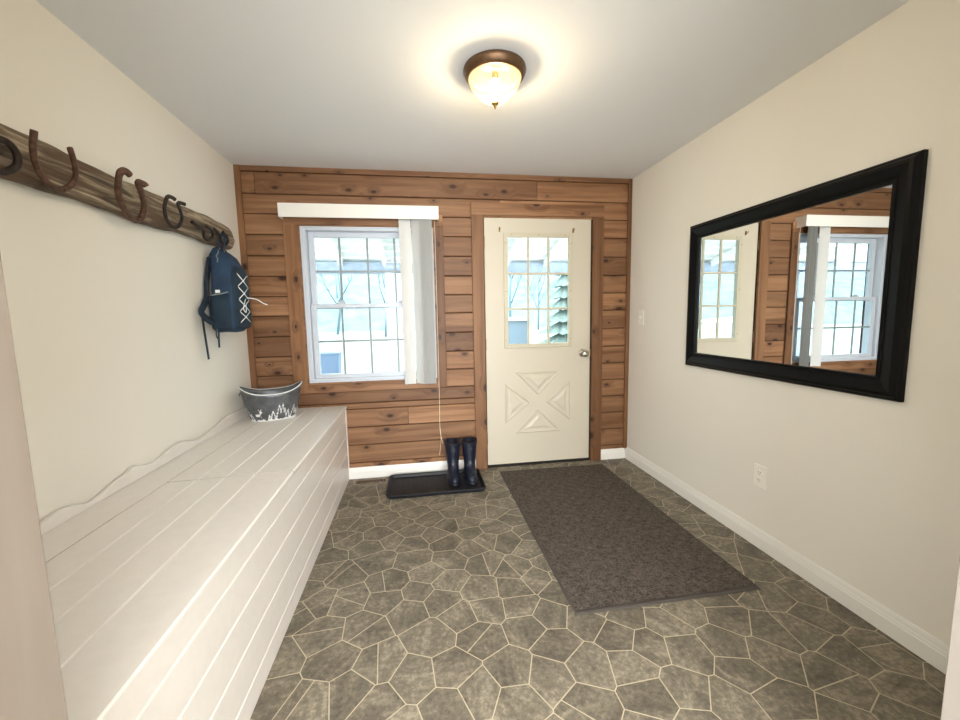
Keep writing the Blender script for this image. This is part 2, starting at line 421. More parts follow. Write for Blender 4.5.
# wall with the opening the camera looks through
JX0, JX1 = 0.783, 2.145
mb = MB()
mb.box(XL, JX0 - .02, YF - 0.14, YF, 0, H); mb.box(JX1 + .02, XR, YF - 0.14, YF, 0, H); mb.box(JX0 - .02, JX1 + .02, YF - 0.14, YF, 2.12, H)
struct(mb.build('wall_front', M['wall']))
struct(MB().box(JX0 - 0.02, JX0, YF - 0.142, YF + 0.002, 0, 2.12, 0.31).build('trim_1', M['whitewood'], bevel=0.002))
struct(MB().box(JX1, JX1 + 0.02, YF - 0.142, YF + 0.002, 0, 2.12, 0.6).build('trim_2', M['jamb'], bevel=0.002))
struct(MB().box(XL - .14, XL, YB, YF, 0, H).build('wall_adjoining_left', M['wall']))
struct(MB().box(XR, XR + .14, YB, YF, 0, H).build('wall_adjoining_right', M['wall']))
struct(MB().box(XL, XR, YB - .14, YB, 0, H).build('wall_adjoining_back', M['wall']))

# ---- pine back wall: backing with two openings, then individual boards in one structure mesh
mb = MB(); mb.cur = 1
Y0, Y1 = 0.012, 0.17
mb.box(-0.14, WX0, Y0, Y1, 0, H); mb.box(WX0, WX1, Y0, Y1, 0, WZ0); mb.box(WX0, WX1, Y0, Y1, WZ1, H)
mb.box(WX1, DX0, Y0, Y1, 0, H); mb.box(DX0, DX1, Y0, Y1, DZ1, H); mb.box(DX1, W + .14, Y0, Y1, 0, H)
mb.cur = 0
rows = [2.31, 2.158, 2.019, 1.874, 1.724, 1.575, 1.43, 1.288, 1.135, 0.985, 0.841, 0.70, 0.556, 0.412, 0.268, 0.122, 0.08]
g = 0.0030
def board(x0, x1, z0, z1, tone):
    mb.t = tone; c = 0.004
    # flat board with chamfered long edges
    poly = [(0.012, z0 + g), (0.004, z0 + g), (0.0, z0 + g + c), (0.0, z1 - g - c), (0.004, z1 - g), (0.012, z1 - g)]
    mb.prism(poly, 0, x0 + g * .6, x1 - g * .6)
for i in range(len(rows) - 1):
    z1, z0 = rows[i], rows[i + 1]
    if z1 > WZ1 and z0 >= 2.0:
        cuts = {0: [0.03, 0.122, 2.2, 2.97], 1: [0.03, 1.9, 2.97]}[i] if i < 2 else [0.03, 1.7, 2.97]
        for a, b in zip(cuts, cuts[1:]): board(a, b, z0, z1, random.random())
    elif z0 >= 0.69:
        zz = z1
        board(0.03, 0.36, z0, z1, random.random())
        board(1.40, 1.70, z0, z1, random.random())
        board(2.72, 2.97, z0, z1, random.random())
    else:
        cuts = [0.03, 1.133, 1.70] if abs(z1 - 0.556) < .01 else [0.03, 1.70]
        if abs(z1 - 0.70) < .01:
            for a, b in ((z1, 0.603), (0.603, z0)): board(0.03, 1.70, b, a, random.random())
        else:
            for a, b in zip(cuts, cuts[1:]): board(a, b, z0, z1, random.random())
        board(2.72, 2.97, z0, z1, random.random())
struct(mb.build('wall_back', [M['pine'], M['groove']]))
# corner and crown trim
mb = MB(); mb.box(-0.004, 0.036, -0.018, 0.006, 0.08, H, 0.22); struct(mb.build('trim_3', M['pine_up'], bevel=0.003))
mb = MB(); mb.box(2.968, 3.0, -0.018, 0.006, 0.09, H, 0.71); struct(mb.build('trim_4', M['pine_up'], bevel=0.003))
mb = MB(); mb.box(0.036, 2.968, -0.014, 0.006, 2.308, H, 0.43); struct(mb.build('trim_5', M['pine'], bevel=0.002))

# baseboards
def base_profile(h, t):
    return [(0, 0), (-t, 0), (-t, h * .62), (-t * .8, h * .66), (-t * .8, h * .72), (-t * .62, h * .78), (-t * .5, h * .9), (-t * .25, h), (0, h)]
mb = MB(); mb.prism([(W + x, z) for x, z in base_profile(0.098, 0.016)], 1, YF, -0.001); struct(mb.build('baseboard_right', M['trim']))
mb = MB(); mb.prism(base_profile(0.088, 0.015), 0, 0.66, 1.668); struct(mb.build('baseboard_back', M['trim']))
mb = MB(); mb.prism(base_profile(0.088, 0.015), 0, 2.76, 2.984); struct(mb.build('baseboard_back_corner', M['trim']))

# window casing (pine) and door casing (pine)
def frame_part(name, x0, x1, y0, y1, z0, z1, mat, tone, bevel=.003):
    m_ = MB(); m_.box(x0, x1, y0, y1, z0, z1, tone); return struct(m_.build(name, mat, bevel=bevel))
n = 6
for (x0, x1, z0, z1, mt, tn) in [(0.295, 0.395, 0.70, 1.945, 'pine_up', .13), (1.385, 1.448, 0.70, 1.945, 'pine_up', .55),
                                 (0.295, 1.448, 1.945, 2.03, 'pine', .81), (0.395, 1.385, 0.70, 0.762, 'pine', .36),
                                 (1.668, 1.762, 0.0, 2.036, 'pine_up', .47), (2.665, 2.758, 0.0, 2.036, 'pine_up', .28), (1.668, 2.758, 2.036, 2.128, 'pine', .62)]:
    frame_part('trim_%d' % n, x0, x1, -0.02, 0.004, z0, z1, M[mt], tn); n += 1
# pine lining boards round the window opening
m_ = MB()
m_.box(0.392, WX0, -0.01, 0.15, 0.765, WZ1, .21); m_.box(WX1, 1.385, -0.01, 0.15, 0.765, WZ1, .66)
m_.box(0.392, 1.385, -0.01, 0.15, WZ1 - .004, WZ1 + .01, .3); m_.box(0.392, 1.385, -0.01, 0.15, 0.76, WZ0, .4)
struct(m_.build('trim_%d' % n, M['pine'], bevel=.001)); n += 1

# ------------------------------------------------------------------ window (vinyl double hung)
wr = bpy.data.objects.new('window_1', None); COL.objects.link(wr); struct(wr); wr.location = (0.885, 0.05, WZ0)
def rect_frame(mb, x0, x1, z0, z1, wl, wr_, wb, wt, y0, y1):
    mb.box(x0, x0 + wl, y0, y1, z0, z1); mb.box(x1 - wr_, x1, y0, y1, z0, z1)
    mb.box(x0 + wl, x1 - wr_, y0, y1, z0, z0 + wb); mb.box(x0 + wl, x1 - wr_, y0, y1, z1 - wt, z1)
mb = MB(); rect_frame(mb, WX0, WX1, WZ0, WZ1, 0.035, 0.035, 0.03, 0.03, 0.005, 0.125)
rect_frame(mb, WX0, WX1, WZ0, WZ1, 0.016, 0.016, 0.014, 0.014, -0.004, 0.006)
mb.build('window_frame', M['vinyl'], wr, bevel=.003)
gx0, gx1 = 0.482, 1.280
def sash(name, z0, z1, y0, wb, wt):
    mb = MB(); rect_frame(mb, 0.442, 1.335, z0, z1, gx0 - .442, 1.335 - gx1, wb, wt, y0, y0 + .035)
    s_ = mb.build(name, M['vinyl'], wr, bevel=.004)
    p_ = MB().box(gx0 - .003, gx1 + .003, y0 + .015, y0 + .019, z0 + wb - .003, z1 - wt + .003).build('pane', M['glass'], s_)
    mb = MB(); cw = 0.205
    for i in (0, 1, 2): mb.box(gx0 + .182 + cw * i - .008, gx0 + .182 + cw * i + .008, y0 + .008, y0 + .014, z0 + wb, z1 - wt)
    zm = (z0 + wb + z1 - wt) / 2
    mb.box(gx0, gx1, y0 + .007, y0 + .013, zm - .008, zm + .008)
    mb.build('muntin_grid', M['muntin'], s_)
    return s_
sash('upper_sash', 1.335, 1.918, 0.068, 0.03, 0.048)
ls = sash('lower_sash', 0.80, 1.372, 0.028, 0.035, 0.032)
for x in (0.665, 1.10):
    mb = MB(); mb.box(x - .03, x + .03, 0.03, 0.05, 1.372, 1.384); mb.box(x - .004, x + .022, 0.024, 0.044, 1.384, 1.394)
    mb.build('sash_lock', M['vinyl'], ls, bevel=.003)

# ------------------------------------------------------------------ door
DR = bpy.data.objects.new('door_1', None); COL.objects.link(DR); struct(DR); DR.location = (1.77, 0.012, 0.02)
dx0, dx1, dz0, dz1 = 1.772, 2.656, 0.022, 2.028
GX0, GX1, GZ0, GZ1 = 1.945, 2.475, 1.015, 1.885
fy = 0.006; by = 0.05
mb = MB()
mb.box(dx0, GX0, fy, by, dz0, dz1); mb.box(GX1, dx1, fy, by, dz0, dz1); mb.box(GX0, GX1, fy, by, dz0, GZ0); mb.box(GX0, GX1, fy, by, GZ1, dz1)
slab = mb.build('door_slab', M['door'], DR)
# crossbuck embossing: four triangular panels between the arms of an X
def tri_panel(c):
    cx = sum(p[0] for p in c) / 3; cz = sum(p[1] for p in c) / 3
    # scaling about the incentre keeps the bead even
    a, b_, d_ = [Vector(p) for p in c]
    la, lb, lc = (b_ - d_).length, (a - d_).length, (a - b_).length
    I = (a * la + b_ * lb + d_ * lc) / (la + lb + lc)
    ar = abs((b_ - a).cross(d_ - a)) / 2 if False else abs((b_.x - a.x) * (d_.y - a.y) - (b_.y - a.y) * (d_.x - a.x)) / 2
    r = 2 * ar / (la + lb + lc)
    rs = []
    for off, y in ((0, 0.0), (0.008, -0.007), (0.017, -0.0015), (0.02, 0.0), (0.036, -0.001), (0.054, -0.009), (0.0545, -0.009)):
        k = max(0.02, 1 - off / r)
        rs.append([(I.x + (p.x - I.x) * k, fy + y, I.y + (p.y - I.y) * k) for p in (a, b_, d_)])
    m_ = MB(); m_.rings(rs, True, False, True); return m_.build('crossbuck_panel', M['door'], slab)
X0, X1, Z0, Z1 = 1.925, 2.483, 0.278, 0.795; mx, mz = (X0 + X1) / 2, (Z0 + Z1) / 2
tri_panel([(2.005, Z1), (2.405, Z1), (mx, mz + .058)])
tri_panel([(2.005, Z0), (2.405, Z0), (mx, mz - .058)])
tri_panel([(X0, 0.365), (X0, 0.708), (mx - .066, mz)])
tri_panel([(X1, 0.365), (X1, 0.708), (mx + .066, mz)])
mb = MB(); rect_frame(mb, GX0 - .022, GX1 + .022, GZ0 - .022, GZ1 + .022, .035, .035, .035, .035, -0.006, fy + .002)
lf = mb.build('lite_frame', M['doorframe'], DR, bevel=.004)
mb = MB()
for i in (1, 2):
    x = GX0 + .012 + (GX1 - GX0 - .024) * i / 3; mb.box(x - .009, x + .009, -0.001, 0.015, GZ0 + .01, GZ1 - .01)
    z = GZ0 + .012 + (GZ1 - GZ0 - .024) * i / 3; mb.box(GX0 + .01, GX1 - .01, 0.0, 0.014, z - .009, z + .009)
mb.build('muntin_grid', M['doorframe'], lf, bevel=.002)
mb = MB()
for x in (1.99, 2.21, 2.43):
    mb.lathe([(0.004, -0.0085), (0.004, -0.006)], x, GZ1 + .009, 10, 1, True)
for z in (1.83, 1.45, 1.06):
    for x in (GX0 - .008, GX1 + .008): mb.lathe([(0.004, -0.0085), (0.004, -0.006)], x, z, 10, 1, True)
mb.build('screw_cap', M['brass'], lf)
MB().box(GX0 - .004, GX1 + .004, 0.026, 0.032, GZ0 - .004, GZ1 + .004).build('pane', M['glass'], DR)
# knob
mb = MB(); mb.lathe([(0.001, 0.006), (0.032, 0.006), (0.033, 0.001), (0.026, -0.005), (0.013, -0.008), (0.012, -0.03), (0.022, -0.038), (0.029, -0.05), (0.028, -0.062), (0.02, -0.07), (0.001, -0.072)], 2.592, 0.935, 28, 1)
mb.build('door_knob', M['nickel'], DR, smooth=True)
MB().box(2.657, 2.664, -0.004, 0.03, 0.905, 0.965).build('latch_plate', M['brass'], DR)
for z in (0.25, 1.03, 1.83):
    mb = MB(); mb.tube([(1.767, -0.001, z - .045), (1.767, -0.001, z + .045)], 0.005, 10)
    mb.build('hinge', M['bronze'], DR)
for x in (1.893, 2.502):
    mb = MB(); mb.box(x - .005, x + .005, -0.002, 0.007, 1.915, 1.95); mb.tube([(x, 0.0, 1.93), (x, -0.02, 1.93), (x, -0.024, 1.945)], 0.0035, 8)
    mb.build('curtain_hook', M['brass'], DR)
# dark jamb lining and threshold
mb = MB(); mb.box(DX0, 1.770, 0.008, 0.16, 0, DZ1); mb.box(2.658, DX1 + .002, 0.008, 0.16, 0, DZ1); mb.box(DX0, DX1, 0.008, 0.16, 2.030, DZ1 + .002)
struct(mb.build('trim_%d' % n, M['groove'])); n += 1
mb = MB(); mb.box(DX0, DX1, 0.004, 0.16, 0.0, 0.016)
struct(mb.build('trim_%d' % n, M['dark'])); n += 1

# ------------------------------------------------------------------ vertical blind
vb = empty('vertical_blind', (0.86, 0.0, 2.03), 'white vertical blind with boxed valance, its slats drawn to the right of the window', 'blind')
mb = MB()
mb.box(0.297, 1.413, -0.11, -0.104, 1.975, 2.07); mb.box(0.297, 0.303, -0.104, 0.0, 1.975, 2.07); mb.box(1.407, 1.413, -0.104, 0.0, 1.975, 2.07); mb.box(0.297, 1.413, -0.104, 0.0, 2.066, 2.07)
mb.build('valance', M['trim'], vb, bevel=.0015)
mb = MB(); mb.box(0.31, 1.40, -0.075, -0.04, 2.02, 2.05); mb.build('head_rail', M['vinyl'], vb)
def slat(x, ang, wd=0.089):
    pts = []; th = 0.0012; N = 6; c_, s_ = math.cos(ang), math.sin(ang)
    top = []; bot = []
    for i in range(N + 1):
        t = (i / N - .5) * wd; b_ = 0.006 * (1 - (2 * i / N - 1) ** 2)
        top.append((x + t * c_ - (b_ + th) * s_, -0.058 + t * s_ + (b_ + th) * c_)); bot.append((x + t * c_ - b_ * s_, -0.058 + t * s_ + b_ * c_))
    m_ = MB(); m_.prism(bot + top[::-1], 2, 0.745, 2.018); return m_.build('slat', M['slat'], vb, smooth=False)
slat(1.162, 0.25)
for i in range(8): slat(1.240 + i * 0.0125, -0.80 + .04 * math.sin(i * 2.1))
mb = MB(); mb.tube(spline([(1.386, -0.03, 1.98), (1.385, -0.028, 1.2), (1.382, -0.026, 0.60), (1.38, -0.026, 0.36), (1.40, -0.026, 0.24)], 6), 0.0022, 6)
mb.tube(spline([(1.381, -0.026, 0.37), (1.385, -0.028, 0.28), (1.37, -0.026, 0.15)], 6), 0.0022, 6)
mb.build('pull_cord', M['cord'], vb)

# ------------------------------------------------------------------ storage bench
bench = empty('storage_bench', (0.33, -1.33, 0), 'long white tongue-and-groove storage bench along the left wall with hinged lids', 'bench')
def vg(poly, p, q, cuts, d, wv, nx, nz):
    """straight run from p to q with V grooves at the given positions"""
    P, Q = Vector(p), Vector(q); L = (Q - P).length; u = (Q - P) / L; poly.append(tuple(P))
    for c in cuts:
        poly.append(tuple(P + u * (c - wv))); poly.append(tuple(P + u * c + Vector((nx, nz)) * d)); poly.append(tuple(P + u * (c + wv)))
    poly.append(tuple(Q))
poly = []
vg(poly, (0.658, 0.0), (0.658, 0.568), [0.088, 0.225, 0.357, 0.488], 0.005, 0.005, -1, 0)
poly += [(0.636, 0.568), (0.636, 0.03), (0.636, 0.0)]
MB().prism(poly, 1, YF + .001, -0.022).build('front_panel', M['bench'], bench)
MB().box(0.636, 0.662, -0.022, -0.002, 0, 0.566).build('side_panel', M['bench'], bench, bevel=.002)
MB().box(0.002, 0.636, YF + .001, -0.022, 0.02, 0.05).build('bottom_panel', M['bench'], bench)
MB().box(0.0, 0.16, YF + .001, -0.022, 0.555, 0.588).build('fixed_top', M['bench'], bench, bevel=.002)
def lid(y0, y1, raise_):
    poly = []
    vg(poly, (0.166, 0.588), (0.664, 0.588), [0.116, 0.228, 0.346], 0.004, 0.004, 0, -1)
    poly += [(0.668, 0.583), (0.668, 0.571), (0.166, 0.571)]
    m_ = MB(); N = 10; rs = []
    for i in range(N + 1):
        y = y0 + (y1 - y0) * i / N; f = (1 - i / N)
        rs.append([(x, y, z + raise_ * f * f * max(0, (x - .166) / .5)) for x, z in poly])
    m_.rings(rs); o = m_.build('lid', M['bench'], bench); return o
lid(-1.366, -0.004, 0.012); lid(-1.374, YF + .002, 0.012)
MB().box(0.1605, 0.1655, YF + .01, -0.02, 0.57, 0.586).build('piano_hinge', M['brass'], bench)
# scalloped backboard
pts = [(YF + .002, .630), (-2.45, .634), (-2.40, .650), (-2.34, .648), (-2.2, .612), (-2.08, .634), (-2.02, .650), (-1.96, .632), (-1.84, .612), (-1.76, .622), (-1.69, .636), (-1.64, .63), (-1.55, .604), (-1.43, .628), (-1.37, .637), (-1.32, .652), (-1.27, .636),
       (-1.173, .62), (-1.08, .637), (-.993, .650), (-.93, .638), (-.80, .612), (-.66, .622), (-.50, .652), (-.40, .658), (-.30, .656), (-.004, .656)]
sp = spline([(0, y, z) for y, z in pts], 5)
top = [(p.y, p.z) for p in sp]
MB().prism([(YF + .002, 0.588)] + top + [(-.004, 0.588)], 0, 0.001, 0.02).build('backboard', M['bench'], bench, bevel=.003)

# ------------------------------------------------------------------ coat rack with horseshoe hooks
rack = empty('coat_rack', (0, -1.1, 1.77), 'weathered driftwood coat rack with iron horseshoe hooks on the left wall', 'coat rack')
rs = []; N = 70; random.seed(3)
for i in range(N + 1):
    t = i / N; y = -2.15 + t * (2.15 - 0.222)
    e = 1.0
    dy = (-0.222 - y)
    if dy < 0.07: e = math.sqrt(max(0.0, 1 - ((0.07 - dy) / 0.07) ** 2)) * 0.93 + 0.07
    zc = 1.765 + (y + 2.0) * 0.017 + .004 * math.sin(y * 7) ; hz = (0.077 + .004 * math.sin(y * 11 + 1) + .002 * math.sin(y * 31)) * e; tx = 0.024
    ring = []
    for k in range(16):
        a = 2 * pi * k / 16; c_, s_ = math.cos(a), math.sin(a)
        r_ = 1 + .05 * math.sin(3 * a + y * 9) * (abs(c_) > .3)
        xx = 0.026 + tx * math.copysign(abs(c_) ** 0.45, c_) * (1 if c_ < 0 else r_)
        ring.append((max(xx, 0.0), y, zc + hz * math.copysign(abs(s_) ** 0.7, s_)))
    rs.append(ring)
MB().rings(rs).build('board', M['drift'], rack, smooth=True)
HS = [
 ([(0.075, -1.827, 1.738), (0.08, -1.813, 1.767), (0.082, -1.785, 1.782), (0.08, -1.758, 1.777), (0.075, -1.737, 1.759), (0.07, -1.735, 1.731), (0.065, -1.757, 1.706), (0.062, -1.78, 1.698), (0.06, -1.804, 1.706)], .0065, 'iron_dark'),
 ([(0.125, -1.734, 1.832), (0.11, -1.727, 1.778), (0.09, -1.697, 1.745), (0.072, -1.652, 1.718), (0.062, -1.594, 1.705), (0.062, -1.553, 1.721), (0.075, -1.533, 1.754), (0.1, -1.561, 1.791), (0.12, -1.602, 1.833)], .0065, 'iron'),
 ([(0.14, -1.352, 1.832), (0.135, -1.37, 1.841), (0.125, -1.384, 1.828), (0.1, -1.362, 1.787), (0.085, -1.336, 1.742), (0.07, -1.279, 1.706), (0.06, -1.217, 1.692), (0.062, -1.173, 1.715), (0.08, -1.182, 1.759), (0.1, -1.222, 1.798), (0.112, -1.262, 1.831), (0.125, -1.246, 1.831), (0.13, -1.24, 1.823)], .0075, 'iron'),
 ([(0.14, -1.055, 1.822), (0.132, -1.071, 1.829), (0.12, -1.081, 1.824), (0.1, -1.071, 1.78), (0.08, -1.024, 1.737), (0.062, -0.945, 1.722), (0.06, -0.888, 1.739), (0.075, -0.884, 1.779), (0.095, -0.934, 1.806), (0.11, -0.976, 1.828), (0.128, -0.950, 1.829)], .0055, 'iron_dark'),
 ([(0.1, -0.844, 1.769), (0.1, -0.787, 1.761), (0.09, -0.717, 1.755), (0.07, -0.669, 1.727), (0.065, -0.617, 1.717), (0.075, -0.582, 1.744), (0.09, -0.616, 1.771), (0.1, -0.702, 1.78)], .0075, 'iron_dark'),
 ([(0.1, -0.613, 1.783), (0.09, -0.533, 1.77), (0.07, -0.469, 1.742), (0.065, -0.408, 1.728), (0.075, -0.386, 1.757), (0.09, -0.442, 1.782), (0.1, -0.503, 1.788)], .0065, 'iron_dark')]
for hi, (pth, r, mt) in enumerate(HS):
    mb = MB(); P = spline(pth, 6); r *= (1.7, 1.55, 1.85, 1.7, 1.3, 1.3)[hi]; mb.tube(P, r, 8, ry=r * 0.8)
    # nail heads where the shoe meets the board
    low = min(P, key=lambda p: p.x)
    if hi < 4: mb.lathe([(0.001, low.x + r), (0.006, low.x + r), (0.006, 0.045)], low.y, low.z + .001, 10, 0)
    mb.build('horseshoe_hook', M[mt], rack, smooth=True)

# ------------------------------------------------------------------ backpack
bp_ = empty('backpack', (0.1, -0.48, 1.19), 'blue backpack with white bungee lacing hanging from the far end of the coat rack', 'backpack')
def sring(cx, cy, ax, ay, z, n=28, e=0.55, lean=0):
    out = []
    for k in range(n):
        a = 2 * pi * k / n; c_, s_ = math.cos(a), math.sin(a)
        out.append((cx + ax * math.copysign(abs(c_) ** e, c_), cy + ay * math.copysign(abs(s_) ** e, s_), z))
    return out
prof = [(1.192, .05, .10), (1.196, .066, .118), (1.215, .078, .13), (1.27, .084, .136), (1.35, .086, .137), (1.45, .084, .134), (1.54, .08, .128), (1.61, .073, .118), (1.665, .06, .10), (1.70, .042, .075), (1.72, .02, .04)]
rs = []
for z, ax, ay in prof:
    z = 1.19 + (z - 1.19) * .952
    wob = .003 * math.sin(z * 40)
    rs.append([(max(x, .028), y, zz + .004 * math.sin(y * 30)) for x, y, zz in sring(0.03 + ax * .9, -0.487 + (z - 1.45) * .03, ax * .9 + wob, ay * .8, z)])
MB().rings(rs).build('pack_body', M['pack'], bp_, smooth=True)
# front pocket
rs = []
for z, ax, ay in [(1.215, .010, .105), (1.225, .020, .122), (1.30, .024, .13), (1.45, .024, .127), (1.55, .022, .115), (1.60, .010, .095)]:
    rs.append(sring(0.182, -0.487, ax, ay, z, 24, .6))
sq = []; sq.append(MB().rings(rs).build('front_pocket', M['pack_dark'], bp_, smooth=True))
# side pocket (stretch pocket on the near side) with its hem
rs = []
for z, ax, ay in [(1.205, .05, .008), (1.22, .06, .02), (1.30, .064, .026), (1.38, .062, .024), (1.425, .060, .018)]:
    rs.append(sring(0.10, -0.615, ax, ay, z + 0.0, 24, .7))
sq.append(MB().rings(rs).build('side_pocket', M['pack_dark'], bp_, smooth=True))
hem_ = MB().tube([(0.045, -.634, 1.418), (0.07, -.639, 1.422), (0.12, -.639, 1.428), (0.157, -.63, 1.44)], .0035, 6).build('pocket_hem', M['muntin'], bp_, smooth=True); 
sq.append(hem_); sq.append(MB().box(0.085, 0.112, -.6425, -.638, 1.434, 1.452).build('reflective_tab', M['white'], bp_))
# piping and zips
mb = MB(); mb.tube(spline([(0.03, -.60, 1.24), (0.03, -.615, 1.45), (0.035, -.59, 1.62), (0.05, -.54, 1.70), (0.06, -.485, 1.726), (0.05, -.43, 1.70)], 8), .0045, 6)
sq.append(mb.build('piping', M['boot_trim'], bp_, smooth=True))
mb = MB(); mb.tube(spline([(0.135, -.60, 1.50), (0.128, -.592, 1.60), (0.112, -.565, 1.67), (0.092, -.515, 1.712), (0.09, -.46, 1.718), (0.11, -.41, 1.68)], 8), .004, 6)
sq.append(mb.build('main_zip', M['boot_trim'], bp_, smooth=True))
mb = MB(); mb.tube(spline([(0.093, -.56, 1.70), (0.10, -.585, 1.68), (0.093, -.60, 1.66), (0.102, -.605, 1.64), (0.10, -.612, 1.622)], 6), .0032, 6)
sq.append(mb.build('zip_pull', M['muntin'], bp_, smooth=True))
# haul loop over the hook
mb = MB(); mb.tube(spline([(0.06, -.50, 1.675), (0.07, -.50, 1.735), (0.075, -.475, 1.775), (0.085, -.45, 1.775), (0.075, -.44, 1.73), (0.06, -.445, 1.675)], 7), .011, 8, ry=.004)
mb.build('haul_loop', M['pack'], bp_, smooth=True)
# bungee lacing on the front
ys = (-.600, -.415); zs = [1.555, 1.475, 1.395, 1.32, 1.25]
mb = MB(); fx = .211
for i in range(4):
    for a, b_ in ((0, 1), (1, 0)):
        mb.tube([(fx - .004, ys[a], zs[i]), (fx, (ys[0] + ys[1]) / 2, (zs[i] + zs[i + 1]) / 2), (fx - .004, ys[b_], zs[i + 1])], .0028, 6)
mb.tube(spline([(fx, -.49, 1.40), (fx + .012, -.55, 1.375), (fx + .014, -.58, 1.335), (fx + .01, -.53, 1.315), (fx, -.49, 1.36)], 7), .0028, 6)
mb.tube(spline([(fx, -.47, 1.41), (fx + .05, -.43, 1.40), (fx + .085, -.41, 1.375), (fx + .11, -.40, 1.365)], 7), .0035, 6)
sq.append(mb.build('bungee_cord', M['white'], bp_, smooth=True))
for z in zs:
    for y in ys: sq.append(MB().box(fx - .008, fx - .002, y - .01, y + .01, z - .008, z + .008).build('cord_loop', M['boot_trim'], bp_))
for o in sq:      # fit the sewn-on pieces to the body
    for v in o.data.vertices: v.co = (v.co.x * .9, -.487 + (v.co.y + .487) * .8, 1.19 + (v.co.z - 1.19) * .952)
# shoulder strap bulging at the lower back and the hanging webbing
mb = MB(); mb.tube(spline([(0.03, -.54, 1.63), (0.018, -.57, 1.5), (0.018, -.59, 1.40), (0.025, -.655, 1.34), (0.03, -.69, 1.31), (0.04, -.65, 1.27), (0.05, -.59, 1.25)], 6), .022, 8, ry=.011)
mb.build('shoulder_strap', M['pack_dark'], bp_, smooth=True)
mb = MB(); mb.tube([(0.03, -.685, 1.315), (0.03, -.675, 1.2), (0.03, -.655, 1.04)], .0125, 6, ry=.002); mb.build('strap_webbing', M['web'], bp_)
mb = MB(); mb.tube([(0.05, -.55, 1.22), (0.045, -.548, 1.16), (0.042, -.545, 1.10)], .0125, 6, ry=.002); mb.build('strap_webbing', M['web'], bp_)
mb = MB(); mb.tube(spline([(0.06, -.60, 1.21), (0.06, -.605, 1.17), (0.06, -.585, 1.155), (0.06, -.575, 1.18)], 5), .004, 6); mb.build('webbing_loop', M['boot_trim'], bp_)

# ------------------------------------------------------------------ galvanized tub with painted forest
tc = Vector((0.232, -0.292, 0.589)); tr = math.radians(18)
tub = empty('metal_tub', tc, 'oval galvanized tub with painted white forest and deer, on the far end of the bench', 'tub')
def tub_pt(th, t, off=0.0):
    c_, s_ = math.cos(th), math.sin(th)
    a = .135 + (.19 - .135) * t ** .8 + off; b_ = .084 + (.128 - .084) * t ** .8 + off
    hh = 0.184 + 0.052 * abs(c_) ** 2.6
    x, y = a * math.copysign(abs(c_) ** .92, c_), b_ * math.copysign(abs(s_) ** .92, s_)
    return Vector((tc.x + x * math.cos(tr) - y * math.sin(tr), tc.y + x * math.sin(tr) + y * math.cos(tr), tc.z + .001 + hh * t))
NT_ = 64
rs = [[tub_pt(2 * pi * k / NT_, i / 10) for k in range(NT_)] for i in range(11)]
rs += [[tub_pt(2 * pi * k / NT_, 1 - i / 10, -.003) + (Vector((0, 0, .003)) if i == 10 else Vector((0, 0, 0))) for k in range(NT_)] for i in range(11)]
mb = MB(); mb.rings(rs, True, True, True); mb.build('tub_shell', M['galv'], tub, smooth=True)
mb = MB(); rim = [tub_pt(2 * pi * k / NT_, 1.0, .001) for k in range(NT_)]
rr = []
for i in range(NT_):
    t_ = (rim[(i + 1) % NT_] - rim[i - 1]).normalized(); n_ = t_.cross(Vector((0, 0, 1))).normalized(); b_ = t_.cross(n_)
    rr.append([rim[i] + n_ * .0034 * math.cos(2 * pi * k / 8) + b_ * .0034 * math.sin(2 * pi * k / 8) for k in range(8)])
mb.rings(rr, True, loop=True); mb.build('rolled_rim', M['white'], tub, smooth=True)
# painted forest: small raised cells following the shell
treesx = [(-.150, .105, .03), (-.128, .06, .02), (-.165, .05, .02), (-.02, .05, .016), (.0, .075, .02), (.033, .115, .026), (.052, .12, .026), (.085, .075, .022), (.066, .085, .018), (.12, .1, .022), (.135, .07, .02), (-.185, .07, .02), (.155, .09, .024), (-.075, .018, .0), (.18, .06, .02)]
def painted(s, h):
    if h < .010 + .004 * math.sin(s * 70) + .003 * math.sin(s * 190): return True
    for c, hh, wd in treesx:
        if wd > 0 and h < hh:
            k = (h / (hh / 5)) % 1.0
            if abs(s - c) < wd * (1 - h / hh) * (1.15 - .55 * k): return True
    u, v_ = s + .082, h    # little standing deer
    if -.020 < u < .012 and .036 < v_ < .052: return True
    if (abs(u + .017) < .0028 or abs(u + .009) < .0028 or abs(u - .004) < .0028 or abs(u - .010) < .0028) and v_ < .04: return True
    if abs(u - .010 - (v_ - .05) * .25) < .005 and .048 < v_ < .072: return True
    if .008 < u < .026 and .062 < v_ < .071: return True
    if abs(abs(u - .014) - (v_ - .07) * .55) < .002 and .07 < v_ < .088: return True
    return False
mb = MB(); step = .0035; K = 260
for i in range(K):
    th0 = pi + pi * (i / K) ; th1 = pi + pi * ((i + 1) / K)
    thm = (th0 + th1) / 2; s = .155 * math.cos(thm) * 1.0
    hh = 0.184 + 0.052 * abs(math.cos(thm)) ** 2.6
    nj = int(.13 / .0028); j = 0
    while j < nj:
        if painted(s, (j + .5) * .0028):
            j0 = j
            while j < nj and painted(s, (j + .5) * .0028): j += 1
            a, b_ = j0 * .0028 / hh, j * .0028 / hh
            q = [tub_pt(th0, a, .0008), tub_pt(th1, a, .0008), tub_pt(th1, b_, .0008), tub_pt(th0, b_, .0008)]
            bi = len(mb.v); mb.v += [tuple(p) for p in q]; mb.face((bi, bi + 1, bi + 2, bi + 3))
        else: j += 1
mb.build('painted_forest', M['white'], tub)
